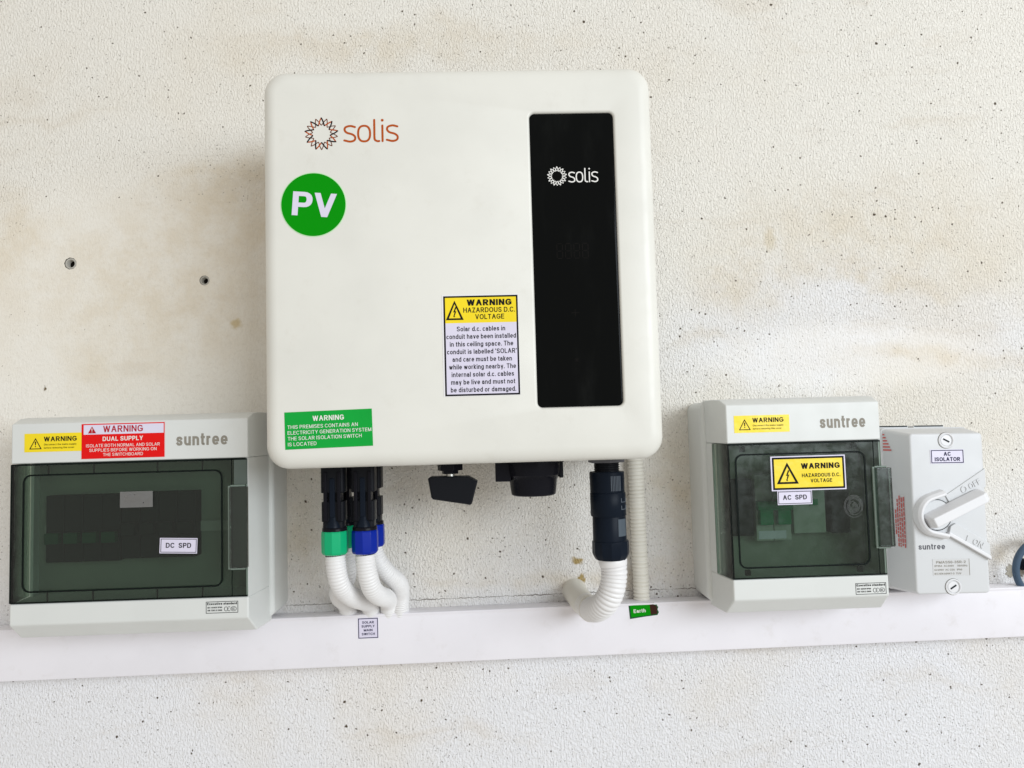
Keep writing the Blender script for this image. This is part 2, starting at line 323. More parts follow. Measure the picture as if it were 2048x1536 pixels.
# ---- lettering: a plain grotesque drawn as strokes.  Heights in cap heights, widths of the glyph box given per letter
XH, DS = .73, -.26
def _A(cx, cy, rx, ry, a0, a1, n=10):
    out = []
    for i in range(n+1):
        a = math.radians(a0+(a1-a0)*i/n); c, s_ = math.cos(a), math.sin(a)
        out.append((cx+rx*math.copysign(abs(c)**.86, c), cy+ry*math.copysign(abs(s_)**.86, s_)))
    return out
def _S(h): return [(x, y*h) for x, y in ((.94, .84), (.78, .97), (.50, 1.0), (.18, .96), (.02, .78), (.13, .60), (.50, .51), (.87, .40), (1.0, .23), (.84, .04), (.50, 0), (.20, .03), (.03, .17))]
_o = _A(.5, XH/2, .5, XH/2, 90, 450, 28)
_stem = [(0, 0), (0, XH)]
GL = {
 'A': (.74, [[(0, 0), (.5, 1)], [(1, 0), (.5, 1)], [(.19, .36), (.81, .36)]]),
 'B': (.64, [[(0, 0), (0, 1)], [(0, 1), (.5, 1)]+_A(.55, .76, .38, .24, 90, -90)+[(.0, .52)], [(0, .52), (.6, .52)]+_A(.6, .26, .40, .26, 90, -90)+[(0, 0)]]),
 'C': (.70, [_A(.52, .5, .52, .5, 42, 318, 22)]),
 'D': (.68, [[(0, 0), (0, 1)], [(0, 1), (.38, 1)]+_A(.42, .5, .58, .5, 90, -90, 16)+[(0, 0)]]),
 'E': (.58, [[(0, 0), (0, 1)], [(0, 1), (1, 1)], [(0, .53), (.92, .53)], [(0, 0), (1, 0)]]),
 'F': (.54, [[(0, 0), (0, 1)], [(0, 1), (1, 1)], [(0, .51), (.88, .51)]]),
 'G': (.74, [_A(.5, .5, .5, .5, 42, 340, 22), [(.62, .46), (1, .46)], [(.98, .46), (.98, .14)]]),
 'H': (.68, [[(0, 0), (0, 1)], [(1, 0), (1, 1)], [(0, .54), (1, .54)]]),
 'I': (0, [[(0, 0), (0, 1)]]),
 'K': (.68, [[(0, 0), (0, 1)], [(0, .34), (.9, 1)], [(.30, .56), (1, 0)]]),
 'L': (.53, [[(0, 0), (0, 1)], [(0, 0), (1, 0)]]),
 'M': (.80, [[(0, 0), (0, 1)], [(1, 0), (1, 1)], [(0, 1), (.5, 0)], [(1, 1), (.5, 0)]]),
 'N': (.68, [[(0, 0), (0, 1)], [(1, 0), (1, 1)], [(0, 1), (1, 0)]]),
 'O': (.76, [_A(.5, .5, .5, .5, 90, 450, 32)]),
 'P': (.61, [[(0, 0), (0, 1)], [(0, 1), (.55, 1)]+_A(.6, .72, .40, .28, 90, -90)+[(0, .44)]]),
 'R': (.68, [[(0, 0), (0, 1)], [(0, 1), (.52, 1)]+_A(.56, .74, .38, .26, 90, -90)+[(0, .48)], [(.46, .48), (1, 0)]]),
 'S': (.64, [_S(1.0)]),
 'T': (.62, [[(.5, 0), (.5, 1)], [(0, 1), (1, 1)]]),
 'U': (.68, [[(0, 1), (0, .4)]+_A(.5, .36, .5, .36, 180, 360, 16)+[(1, 1)]]),
 'V': (.70, [[(0, 1), (.5, 0)], [(1, 1), (.5, 0)]]),
 'W': (.98, [[(0, 1), (.25, 0)], [(.5, 1), (.25, 0)], [(.5, 1), (.75, 0)], [(1, 1), (.75, 0)]]),
 'X': (.68, [[(0, 0), (1, 1)], [(0, 1), (1, 0)]]),
 'Y': (.68, [[(0, 1), (.5, .42)], [(1, 1), (.5, .42)], [(.5, .42), (.5, 0)]]),
 'Z': (.60, [[(0, 1), (1, 1)], [(1, 1), (0, 0)], [(0, 0), (1, 0)]]),
 '0': (.54, [_A(.5, .5, .5, .5, 90, 450, 28)]),
 '1': (.30, [[(1, 0), (1, 1)], [(0, .74), (1, 1)]]),
 '2': (.54, [_A(.5, .70, .5, .30, 165, -30, 12)+[(.5, .34), (.05, .02)], [(0, 0), (1, 0)]]),
 '3': (.54, [_A(.46, .76, .46, .24, 160, -80, 12)+[(.4, .52)], [(.4, .52)]+_A(.46, .26, .54, .26, 90, -160, 14)]),
 '4': (.56, [[(.72, 0), (.72, 1)], [(.72, 1), (0, .28)], [(0, .28), (1, .28)]]),
 '5': (.54, [[(.18, 1), (.92, 1)], [(.18, 1), (.08, .52)], [(.08, .52)]+_A(.48, .32, .52, .32, 110, -155, 14)]),
 '6': (.54, [_A(.5, .30, .5, .30, 90, 450, 24), _A(.62, .36, .62, .64, 180, 80, 10)]),
 '7': (.52, [[(0, 1), (1, 1)], [(1, 1), (.32, 0)]]),
 '9': (.54, [_A(.5, .70, .5, .30, 90, 450, 24), _A(.38, .64, .62, .64, 0, -100, 10)]),
 'a': (.52, [_A(.46, .50, .44, .23, 160, 20, 10)+[(.92, .42), (.92, 0)], [(.92, .43)]+_A(.44, .215, .44, .215, 90, 270, 12)+[(.92, .13)]]),
 'b': (.54, [[(0, 0), (0, 1)], _o]), 'c': (.50, [_A(.54, XH/2, .54, XH/2, 50, 310, 20)]),
 'd': (.54, [[(1, 0), (1, 1)], _o]),
 'e': (.54, [[(.06, XH*.48), (.94, XH*.48)], _A(.5, XH/2, .5, XH/2, 0, 302, 24)]),
 'f': (.34, [[(.42, 0), (.42, .74)]+_A(.82, .80, .40, .20, 180, 90, 6), [(0, XH), (1, XH)]]),
 'g': (.54, [_o, [(1, XH), (1, -.02)]+_A(.5, -.02, .5, .24, 0, -150, 12)]),
 'h': (.52, [[(0, 0), (0, 1)], [(0, .46)]+_A(.5, .46, .5, XH-.46, 160, 0, 10)+[(1, 0)]]),
 'i': (0, [_stem, [(0, 1.0), (0, .995)]]), 'k': (.50, [[(0, 0), (0, 1)], [(0, .24), (.9, XH)], [(.34, .42), (1, 0)]]),
 'l': (0, [[(0, 0), (0, 1)]]),
 'm': (.84, [_stem, [(0, .46)]+_A(.25, .48, .25, XH-.48, 160, 0, 8)+[(.5, 0)], [(.5, .46)]+_A(.75, .48, .25, XH-.48, 160, 0, 8)+[(1, 0)]]),
 'n': (.52, [_stem, [(0, .46)]+_A(.5, .46, .5, XH-.46, 160, 0, 10)+[(1, 0)]]),
 'o': (.55, [_o]), 'p': (.54, [[(0, DS), (0, XH)], _o]),
 'r': (.33, [_stem, [(0, .40)]+_A(.9, .42, .9, XH-.42, 170, 92, 8)]),
 's': (.49, [_S(XH)]), 't': (.32, [[(.36, .94), (.36, .18)]+_A(.86, .17, .50, .17, 180, 275, 8), [(0, XH), (1, XH)]]),
 'u': (.52, [[(0, XH), (0, .28)]+_A(.5, .27, .5, .27, 180, 340, 10), [(1, XH), (1, 0)]]),
 'v': (.54, [[(0, XH), (.5, 0)], [(1, XH), (.5, 0)]]),
 'w': (.78, [[(0, XH), (.26, 0)], [(.5, XH), (.26, 0)], [(.5, XH), (.74, 0)], [(1, XH), (.74, 0)]]),
 'x': (.52, [[(0, 0), (1, XH)], [(0, XH), (1, 0)]]), 'y': (.54, [[(0, XH), (.5, 0)], [(1, XH), (.34, DS)]]),
 'z': (.48, [[(0, XH), (1, XH)], [(1, XH), (0, 0)], [(0, 0), (1, 0)]]),
 '.': (0, [[(0, 0), (0, .02)]]), '/': (.34, [[(0, 0), (1, 1)]]), '-': (.30, [[(0, .38), (1, .38)]]),
 "'": (0, [[(0, .82), (0, 1)]]),
}
def glyph_line(txt, w):
    """list of (quads as point lists) for a line set with stroke weight w (in cap heights)"""
    x = 0.0; quads = []; lay = 0
    for ch in txt:
        if ch == ' ': x += .30; continue
        W, strokes = GL[ch]; W = max(W, w) if W else w
        low = ch.islower() or ch in ''
        lo = DS if ch in 'gpy' else 0.0; hi = 1.0 if (not low or ch in 'bdfhiklt') else XH
        def ym(y):
            if not low: return w/2+y*(1-w)
            if y < 0: return w/2+y*(-DS-0)/(-DS)
            if y <= XH: return w/2+y/XH*(XH-w)
            return XH-w/2+(y-XH)/(1-XH)*(1-XH)
        if ch == 't': hi = .95
        for st in strokes:
            dg = len(st) == 2 and abs(st[0][0]-st[1][0]) > .1 and abs(st[0][1]-st[1][1]) > .2
            P = [Vector((x+w/2+px*(W-w), py if dg and py in (0, 1, XH, DS) else ym(py))) for px, py in st]
            Q = [P[0]]
            for p in P[1:]:
                if (p-Q[-1]).length > 1e-4: Q.append(p)
            closed = (Q[0]-Q[-1]).length < 2e-3 and len(Q) > 6
            if len(Q) == 1: Q.append(Q[0]+Vector((0, .01)))
            if closed: Q = Q[:-1]
            n = len(Q); L, R = [], []
            for i, p in enumerate(Q):
                a = Q[(i-1) % n] if (closed or i) else p; b = Q[(i+1) % n] if (closed or i < n-1) else p
                t = (b-a).normalized(); nn = Vector((-t.y, t.x)); q = p.copy()
                if not closed and i == 0: q = p-t*w/2
                if not closed and i == n-1: q = p+t*w/2
                k = 1.0
                if 0 < i < n-1 or closed:
                    c = abs(t.dot((p-a).normalized())); k = 1/max(c, .7)
                L.append(q+nn*w/2*k); R.append(q-nn*w/2*k)
            if n == 2 and not closed:
                t = (Q[1]-Q[0]).normalized()
                if .3 < abs(t.y) < .999:                  # diagonals end level with the line
                    for i in (0, 1):
                        for lim in (lo, hi):
                            if abs(Q[i].y-lim) < w*.6:
                                for E_ in (L, R): E_[i] = E_[i]+t*((lim-E_[i].y)/t.y)
            cl = lambda v: (v.x, min(max(v.y, lo), hi), lay)
            for i in range(n if closed else n-1):
                j = (i+1) % n; quads.append([cl(L[i]), cl(L[j]), cl(R[j]), cl(R[i])])
            lay += 1
        x += W+max(.10, .19-w*.35)
    return quads
def text(mb, txt, x, z, width, cap, d, wt=.14, align='c', rot=0.0, ext=0.0, fn=None):
    """baseline at z; fits the line to a width and a cap height, both in mm; rot in degrees about (x, z)"""
    Q = glyph_line(txt, wt)
    x0 = min(p[0] for q in Q for p in q); x1 = max(p[0] for q in Q for p in q)
    sx = width/(x1-x0); off = {'c': -(x0+x1)/2, 'l': -x0, 'r': -x1}[align]
    c, s = math.cos(math.radians(rot)), math.sin(math.radians(rot))
    for q in Q:
        P = []
        for px, py, lay in q:
            a, b = (px+off)*sx, py*cap
            P.append((x+a*c-b*s, d+ext+(lay % 5)*.012, z+a*s+b*c))
        if ext:
            B = [(p[0], d, p[2]) for p in P]
            mb.add(P+B, [(0, 1, 2, 3), (0, 1, 5, 4), (1, 2, 6, 5), (2, 3, 7, 6), (3, 0, 4, 7)])
        else: mb.add(P, [(0, 1, 2, 3)])
    return mb
def stroke(mb, pts, wid, d, closed=False, step=.35, smooth=True):
    """ribbon with round ends along (x, z) points"""
    V = [Vector((p[0], p[1], 0)) for p in pts]
    if smooth and not closed: V = catmull(V, step)
    n = len(V); L, R = [], []
    for i, p in enumerate(V):
        a = V[(i-1) % n] if closed or i else V[0]; b = V[(i+1) % n] if closed or i < n-1 else V[-1]
        t = (b-a).normalized(); nn = Vector((-t.y, t.x, 0)); ww = wid[i % len(wid)] if isinstance(wid, (list, tuple)) else wid
        L.append(p+nn*ww/2); R.append(p-nn*ww/2)
    m = n if closed else n-1
    mb.add([(q.x, d, q.y) for q in L+R], [(i, (i+1) % n, n+(i+1) % n, n+i) for i in range(m)])
    if not closed:
        for p, q in ((V[0], V[1]), (V[-1], V[-2])):
            t = (p-q).normalized(); a0 = math.atan2(t.y, t.x)
            ww = wid if not isinstance(wid, (list, tuple)) else wid[0]
            arc = [(p.x+ww/2*math.cos(a0+PI*(i/8-.5)), d, p.y+ww/2*math.sin(a0+PI*(i/8-.5))) for i in range(9)]
            mb.add(arc, [tuple(range(9))])
    return mb
def rect(mb, x0, x1, z0, z1, d, rot=0.0):
    cx, cz = (x0+x1)/2, (z0+z1)/2; c, s = math.cos(math.radians(rot)), math.sin(math.radians(rot))
    P = [(cx+(x-cx)*c-(z-cz)*s, d, cz+(x-cx)*s+(z-cz)*c) for x, z in ((x0, z0), (x1, z0), (x1, z1), (x0, z1))]
    return mb.add(P, [(0, 1, 2, 3)])
def outline(mb, x0, x1, z0, z1, t, d):
    return mb.add([(x, d, z) for x, z in ((x0, z0), (x1, z0), (x1, z1), (x0, z1), (x0+t, z0+t), (x1-t, z0+t), (x1-t, z1-t), (x0+t, z1-t))],
                  [(0, 1, 5, 4), (1, 2, 6, 5), (2, 3, 7, 6), (3, 0, 4, 7)])
def rotated(mb, cx, cz, deg):
    c, s = math.cos(math.radians(deg)), math.sin(math.radians(deg))
    mb.v = [(cx+(x-cx)*c-(z-cz)*s, d, cz+(x-cx)*s+(z-cz)*c) for x, d, z in mb.v]; return mb
def triangle_sign(mb, cx, z0, w, h, t, d):          # outlined warning triangle with rounded look
    o = [(cx-w/2, z0), (cx+w/2, z0), (cx, z0+h)]; k = t*1.75
    i = [(cx-w/2+k, z0+t), (cx+w/2-k, z0+t), (cx, z0+h-2.05*t)]
    mb.add([(x, d, z) for x, z in o+i], [(0, 1, 4, 3), (1, 2, 5, 4), (2, 0, 3, 5)])
    for x, z in ((cx-w/2, z0), (cx+w/2, z0), (cx, z0+h)): pass
    return mb
def bolt(mb, cx, cz, h, d):
    P = [(.08, .5), (-.20, -.04), (-.02, -.0), (-.14, -.36), (-.22, -.33), (-.10, -.52), (.06, -.40), (-.04, -.40), (.20, .10), (.02, .07), (.22, .44)]
    mb.add([(cx+x*h*.8, d, cz+z*h) for x, z in P], [(0, 1, 2), (0, 2, 9), (0, 9, 10), (2, 3, 8), (2, 8, 9), (3, 7, 8), (3, 4, 5), (3, 5, 7), (5, 6, 7)]); return mb
def bang(mb, cx, z0, h, w, d):
    mb.add([(cx-w/2, d, z0+h), (cx+w/2, d, z0+h), (cx+w*.28, d, z0+h*.33), (cx-w*.28, d, z0+h*.33)], [(0, 1, 2, 3)])
    mb.add([(cx+w*.42*math.cos(2*PI*i/10), d, z0+w*.42+w*.42*math.sin(2*PI*i/10)) for i in range(10)], [tuple(range(10))]); return mb
E1 = .12                                            # print lies this much proud of its label

# ------------------------------------------------------------------ the wall
def wall():
    mb = MB().box(-1600, 1600, -90, 0, -1300, 1300)
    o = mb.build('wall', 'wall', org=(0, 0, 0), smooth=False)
    o['kind'] = 'structure'
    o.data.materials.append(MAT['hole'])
    cut = []
    def cutter(mb):
        c = mb.build('cut', 'hole', org=(0, 0, 0), smooth=False); cut.append(c)
        m = o.modifiers.new('b', 'BOOLEAN'); m.object = c; m.operation = 'DIFFERENCE'; m.solver = 'EXACT'
    cutter(MB().lathe(-452.3, 0, [(6.7, 5), (6.5, -45)], 9, 'd', .3, cz=194.0))
    cutter(MB().lathe(-308.1, 0, [(5.4, 5), (5.2, -40)], 22, 'd', cz=172.2))
    dg = bpy.context.evaluated_depsgraph_get(); dg.update()
    me = bpy.data.meshes.new_from_object(o.evaluated_get(dg))
    o.modifiers.clear(); o.data = me; me.name = 'wall'
    for c in cut: bpy.data.objects.remove(c)
    rnd = random.Random(3); m = MB(); loops = []     # ragged bare patch round the cable
    pr = [1+rnd.uniform(-.3, .3) for _ in range(30)]
    for k_, d_ in ((1.0, .05), (.93, .5), (.6, .25), (.2, .4)):
        loops.append([(572+10*k_*pr[i]*math.cos(2*PI*i/30), d_+rnd.uniform(0, .5), -170+7.5*k_*pr[i]*math.sin(2*PI*i/30)) for i in range(30)])
    m.loft(loops).build('bare_patch', 'concrete', o, smooth=False)
    return o
wall()
for x, z, r, lab in ((-452.3, 194.0, 6.2, 'plastic wall plug in the larger drilled hole with a ragged rim'), (-308.1, 172.2, 5.3, 'plastic wall plug in the smaller drilled hole beside the white unit')):
    p = MB().lathe(x, 0, [(r, -30), (r, -.9), (r-.5, -.3), (r*.72, -.35), (r*.64, -1.4), (r*.58, -30)], 24, 'd', cap=False, cz=z)
    t = thing('wall_plug', (x, 0, z), lab, 'wall plug', 'wall plugs left in the wall')
    p.build('sleeve', 'plug', t)
    MB().lathe(x, 0, [(r*.62, -7), (.01, -9)], 24, 'd', cap=False, cz=z).build('bore', 'hole', t)  # near-black cone closes the bore as painted shade

# ------------------------------------------------------------------ trunking along the wall
def trunking():
    t = thing('cable_trunking', (0, 0, -185.6), 'long white plastic cable trunking running level along the wall', 'trunking', rot=(0, -.0072, 0))
    zt, zb = -185.6, -238.4
    MB().box(-760, 760, 0, 20, zb+1.5, zt-1.2).build('trough', 'trunk', t, bevel=.8)
    prof = [(8, zt), (24.4, zt), (25.5, zt-.6), (25.7, zt-1.6), (25.2, zt-2.6), (24.9, zt-3.2), (25, zt-4.2), (25, zb+2.2), (24.4, zb+.7), (23, zb), (8, zb)]
    inn = [(8, zt-1.0), (22, zt-1.0), (23, zt-1.8), (23.5, zt-2.6), (23.5, zt-3), (23.5, zt-3.6), (23.5, zt-4.4), (23.5, zb+2.6), (23, zb+1.8), (22, zb+1.0), (8, zb+1.0)]
    MB().loft([[(-760, d, z) for d, z in prof+inn[::-1]], [(760, d, z) for d, z in prof+inn[::-1]]]).build('lid', 'trunk', t)
    D = 25.05
    # small main switch label
    x0, x1, z0, z1 = -142.3, -122.0, -209.9, -189.6
    s = MB().box(x0-.3, x1+.3, 24.9, D+.15, z0-.3, z1+.3).build('sticker', 'lilac', t)
    s['label'] = 'small square SOLAR SUPPLY MAIN SWITCH label'
    outline(MB(), x0, x1, z0, z1, .75, D+.3).build('border', 'navy', s)
    m = MB()
    for i, (tx, wd) in enumerate((('SOLAR', 12.3), ('SUPPLY', 13.6), ('MAIN', 9.0), ('SWITCH', 13.6))):
        text(m, tx, (x0+x1)/2, -195.0-i*3.95, wd, 2.4, D+.3, .17)
    m.build('lettering', 'navy', s)
    # torn earth label
    P = [(139.5, -186.3), (166.5, -185.9), (169.2, -187.2), (169.8, -189.5), (170.9, -190.6), (169.9, -193.0), (171.2, -196.0), (169.6, -198.9), (155, -200.2), (140.6, -201.9)]
    s = MB().plate([(x, z) for x, z in P], 24.9, D+.2).build('sticker', 'green_dark', t) if 'green_dark' in MAT else MB().plate(P, 24.9, D+.2).build('sticker', 'ink', t)
    s['label'] = 'torn green Earth label'
    MB().plate([(141.2, -188.0), (166.6, -187.2), (167.2, -198.0), (142.0, -200.2)], D+.2, D+.32).build('green_field', 'green', s)
    MB().plate([(161.8, -187.9), (165.6, -187.6), (169.2, -189.9), (169.5, -197.6), (162.5, -198.4)], D+.3, D+.45).build('torn_end', 'brown', s)
    text(MB(), 'Earth', 151.0, -195.6, 12.6, 3.7, D+.45, .17, rot=2).build('lettering', 'logo_white', s)
MAT['green_dark'] = plastic('dark_green_vinyl', (.004, .085, .022, 1), .35)
trunking()

# ------------------------------------------------------------------ the inverter
def sun_logo(parent, cx, cz, R, d, cols, name='sun_emblem'):
    N = 360; ri = R*.58; mid = (R+ri)/2; amp = (R-ri)/2
    def pt(th, ph, a):
        c = 1-abs(math.sin(4.5*th+ph/2)); r = R*.55+(R*(.99 if a < 1 else 1.0)-R*.55)*c**.8
        return (cx+r*math.sin(th), cz+r*math.cos(th))
    stroke(MB(), [pt(2*PI*i/N, PI, .95) for i in range(N)], R*.055, d, closed=True).build(name, cols[1], parent)
    for half, col, dd in ((0, cols[0], .05), (1, cols[2], .03)):      # falling flanks dark, rising flanks light
        m = MB()
        for q in range(9):
            t0 = 2*PI*q/9+half*PI/9
            stroke(m, [pt(t0+PI/9*i/12, 0, 1.0) for i in range(13)], R*(.08 if half == 0 else .075), d+dd, smooth=False)
        m.build(name, col, parent)
def solis_word(mb, x0, x1, z0, z1, d, w):
    """five round-ended strokes letters; z0..z1 covers baseline to the top of the l"""
    H = z1-z0; xh = H*.755; W = x1-x0
    sp = [(.80, .93), (.46, 1.0), (.13, .92), (.06, .74), (.22, .57), (.60, .46), (.80, .30), (.76, .09), (.45, .0), (.03, .08)]
    def S(ox, ww): stroke(mb, [(ox+px/.82*ww, z0+w/2+pz*(xh-w)) for px, pz in sp], w, d)
    S(x0+w*.3, W*.205)
    cx, rx, cz, rz = x0+W*.375, W*.107, z0+xh/2, (xh-w)/2
    pts = []
    for i in range(64):
        a = 2*PI*i/64; c, s = math.cos(a), math.sin(a)
        pts.append((cx+rx*math.copysign(abs(c)**.82, c), cz+rz*math.copysign(abs(s)**.82, s)))
    stroke(mb, pts, w, d+.01, closed=True)
    lx = x0+W*.56
    stroke(mb, [(lx, z1-w/2), (lx, z0+H*.5), (lx, z0+H*.2), (lx+W*.012, z0+w*1.1), (lx+W*.055, z0+w*.5), (lx+W*.085, z0+w*.55)], w, d+.02)
    ix = x0+W*.705
    stroke(mb, [(ix, z0+w/2), (ix, z0+xh*.5), (ix, z0+xh-w/2)], w, d+.01)
    mb.add([(ix+w*.68*math.cos(2*PI*i/14), d, z1-w*.7+w*.68*math.sin(2*PI*i/14)) for i in range(14)], [tuple(range(14))])
    S(x0+W*.775, W*.205)
    return mb
def inverter():
    t = thing('solar_inverter', (-21, 0, -28), 'large white box-shaped solar inverter with rounded corners and black display strip', 'inverter')
    X0, X1, Z0, Z1 = -196.4, 153, -28.8, 327; F = 165
    rbox(MB(), X0+16, X1-16, Z0+6, Z1-18, 8, 6, 82, 4).build('heat_sink', 'alu', t)
    MB().box(-90, 50, 0, 7, 150, 300).build('wall_bracket', 'alu', t, bevel=1)
    # front cover with a sunk slot for the display, one lofted skin
    hx0, hx1, hz0, hz1 = 42.0, 117.0, 19.0, 282.6
    n = 9; fil = 13; r0 = 20; L = [at(rr(X0, X1, Z0, Z1, r0, n), 70), at(rr(X0, X1, Z0, Z1, r0, n), F-fil)]
    for i in range(1, 9):
        a = PI/2*i/8; k = fil*(1-math.cos(a)); L.append(at(rr(X0+k, X1-k, Z0+k, Z1-k, r0-k*.6, n), F-fil+fil*math.sin(a)))
    for k, d in ((-2.6, F), (-1.9, F-.15), (-1.0, F-.75), (-.4, F-1.8), (-.15, F-3.2), (-.1, F-5)):
        L.append(at(rr(hx0+k, hx1-k, hz0+k, hz1-k, 4.5-k, n), d))
    MB().loft(L, True, True).build('front_cover', 'white', t, ang=50)
    g = MB(); rbox(g, hx0+.1, hx1-.1, hz0+.1, hz1-.1, 4.2, F-4.9, F-1.6, .5)
    g = g.build('display', 'glass', t); g['label'] = 'tall glossy black display strip'
    D = F-1.5
    sun_logo(g, 65.2, 225.3, 8.6, D, ('logo_white', 'logo_white', 'logo_white'))
    solis_word(MB(), 75.2, 102.2, 219.3, 232.4, D, 1.05).build('lettering', 'logo_white', g)
    for i in range(4):                               # unlit seven-segment figures
        sg = MB(); ox = 63.0+i*7.6; w_, h_ = 5.0, 6.6
        for z in (150.8, 150.8+h_, 150.8+2*h_): rect(sg, ox+.7, ox+w_-.7, z-.3, z+.3, D)
        for k in (0, 1):
            for x in (ox, ox+w_): rect(sg, x-.3, x+.3, 150.8+k*h_+.7, 150.8+(k+1)*h_-.7, D)
        sg.build('unlit_digit', 'digit', g)
    sg = MB()
    for k in range(4): stroke(sg, [(77.5-2*math.cos(k*PI/4), 60-2*math.sin(k*PI/4)), (77.5+2*math.cos(k*PI/4), 60+2*math.sin(k*PI/4))], .35, D+.01*k, smooth=False)
    sg.build('unlit_icon', 'digit', g)
    sg = MB(); rect(sg, 74, 81, 101.6, 102.1, D); rect(sg, 77.2, 77.7, 98.6, 105, D+.01); sg.build('unlit_icon', 'digit', g)
    # brand on the cover
    D = F+.1
    sun_logo(t, -143.2, 266.7, 14.5, D, ('ink', 'logo_brown', 'logo_orange'))
    solis_word(MB(), -124.0, -74.8, 258.4, 279.6, D, 1.85).build('brand_lettering', 'logo_orange', t)
    # round PV sticker, a little lifted round its left edge
    cx, cz, R = -150.9, 203.0, 28.9
    s = MB().lathe(cx, 0, [(R, F-.1), (R, F+.2), (R-.3, F+.26)], 72, 'd', cz=cz).build('sticker', 'green_edge', t); s['label'] = 'round green PV sticker'
    MB().lathe(cx, 0, [(R-.75, F+.25), (R-.75, F+.38)], 72, 'd', cz=cz).build('green_field', 'green', s)
    m = MB(); text(m, 'P', cx-10.5, cz-9.7, 17.4, 21.3, F+.55, .182, rot=-4.5); text(m, 'V', cx+9.3, cz-11.4, 19.6, 21.3, F+.55, .182, rot=-4.5); m.build('lettering', 'lilac', s)
    # hazardous voltage label
    x0, x1, z0, z1 = -40.1, 27.0, 30.4, 120.0
    s = MB().box(x0, x1, F-.1, F+.25, z0, z1).build('sticker', 'paper', t); s['label'] = 'tall yellow and lilac hazardous voltage label'
    D = F+.25+E1
    outline(MB(), x0+1.4, x1-.3, z0+.4, z1-1.2, 1.5, D).build('border', 'ink', s)
    rect(MB(), x0+2.9, x1-1.8, 94.8, z1-2.7, D).build('yellow_field', 'yellow', s)
    rect(MB(), x0+2.9, x1-1.8, z0+1.9, 94.8, D).build('white_field', 'lilac', s)
    D += E1; m = MB(); triangle_sign(m, -28.9, 97.6, 15.6, 17.2, 1.5, D); bolt(m, -28.8, 104.6, 9.2, D)
    m.build('warning_triangle', 'ink', s)
    m = MB(); text(m, 'WARNING', 1.6, 110.0, 39.5, 5.4, D, .22); text(m, 'HAZARDOUS D.C.', 1.4, 103.9, 45.4, 4.4, D, .155)
    text(m, 'VOLTAGE', 1.8, 97.9, 25.5, 4.4, D, .155)
    for i, (tx, wd) in enumerate((('Solar d.c. cables in', 42.5), ('conduit have been installed', 61), ('in this ceiling space. The', 55.5), ('conduit is labelled \'SOLAR\'', 61),
                                  ('and care must be taken', 52), ('while working nearby. The', 58.5), ('internal solar d.c. cables', 54.5), ('may be live and must not', 56), ('be disturbed or damaged.', 57))):
        text(m, tx, -6.2+.12*i, 87.5-i*6.68, wd, 4.2, D, .15)
    m.build('lettering', 'ink', s)
    # green premises label
    cx, cz = -140.1, 5.1
    s = rotated(MB().box(cx-37.7, cx+37.7, F-.1, F+.25, cz-16.1, cz+16.1), cx, cz, 1.1).build('sticker', 'green2', t); s['label'] = 'green rectangular electricity generation warning label'
    m = MB(); D = F+.25+E1; text(m, 'WARNING', cx, cz+7.7, 27, 4.4, D, .17)
    for i, (tx, wd) in enumerate((('THIS PREMISES CONTAINS AN', 60.5), ('ELECTRICITY GENERATION SYSTEM', 72), ('THE SOLAR ISOLATION SWITCH', 63.5), ('IS LOCATED', 24.5))):
        text(m, tx, cx-35.3, cz+1.6-i*4.95, wd, 3.1, D, .122, 'l')
    rotated(m, cx, cz, 1.1).build('lettering', 'logo_white', s)
    # rotary switch below
    k = MB().lathe(-39, 110, [(12.2, -26), (12.2, -36.2), (8, -36.4), (8, -39.4)], 6, 'z', .2).build('switch_mount', 'black2', t, bevel=.5)
    MB().lathe(-38.8, 110, [(4, -38), (4, -43)], 20).build('shaft', 'steel', k)
    prof = [(-60, -43.2), (-57, -41.6), (-21.5, -41.6), (-13.2, -46.4), (-18.8, -66.6), (-20.6, -68.2), (-24, -67.6), (-55.4, -62.8), (-57, -61.2)]
    m = MB(); loops = []
    for d, q in ((-9, .93), (-7.5, 1), (7, 1), (9, .94)): loops.append([(-37+(x+37)*q, 110+d+(x+37)*.22, -54+(z+54)*q) for x, z in prof])
    m.loft(loops).build('switch_knob', 'black', t, bevel=.8)
    # data port with its cap
    MB().box(-2+5.4, 18, 84, 112, -48.3, -26).build('port_block', 'black2', t, bevel=.7)
    k = MB().lathe(39.6, 98, [(30, -26), (30, -31.5), (27.4, -31.8), (27.2, -38), (26.4, -43.2), (24.4, -45.0), (22.8, -48), (21.8, -57), (21.0, -61.6), (19.6, -62.6)], 56).build('port_cap', 'black2', t, ang=28)
    MB().box(64.2, 68, 90, 106, -46.5, -28).build('cap_clip', 'black', k, bevel=.8)
    # AC outlet nut
    k = MB().lathe(110, 99, [(18.2, -26), (18.2, -33.5)], 6, 'z', .45).build('outlet_nut', 'alu_dark', t, bevel=.6)
    return t
MAT['alu_dark'] = plastic('grey_nut', (.10, .10, .11, 1), .45)
inverter()

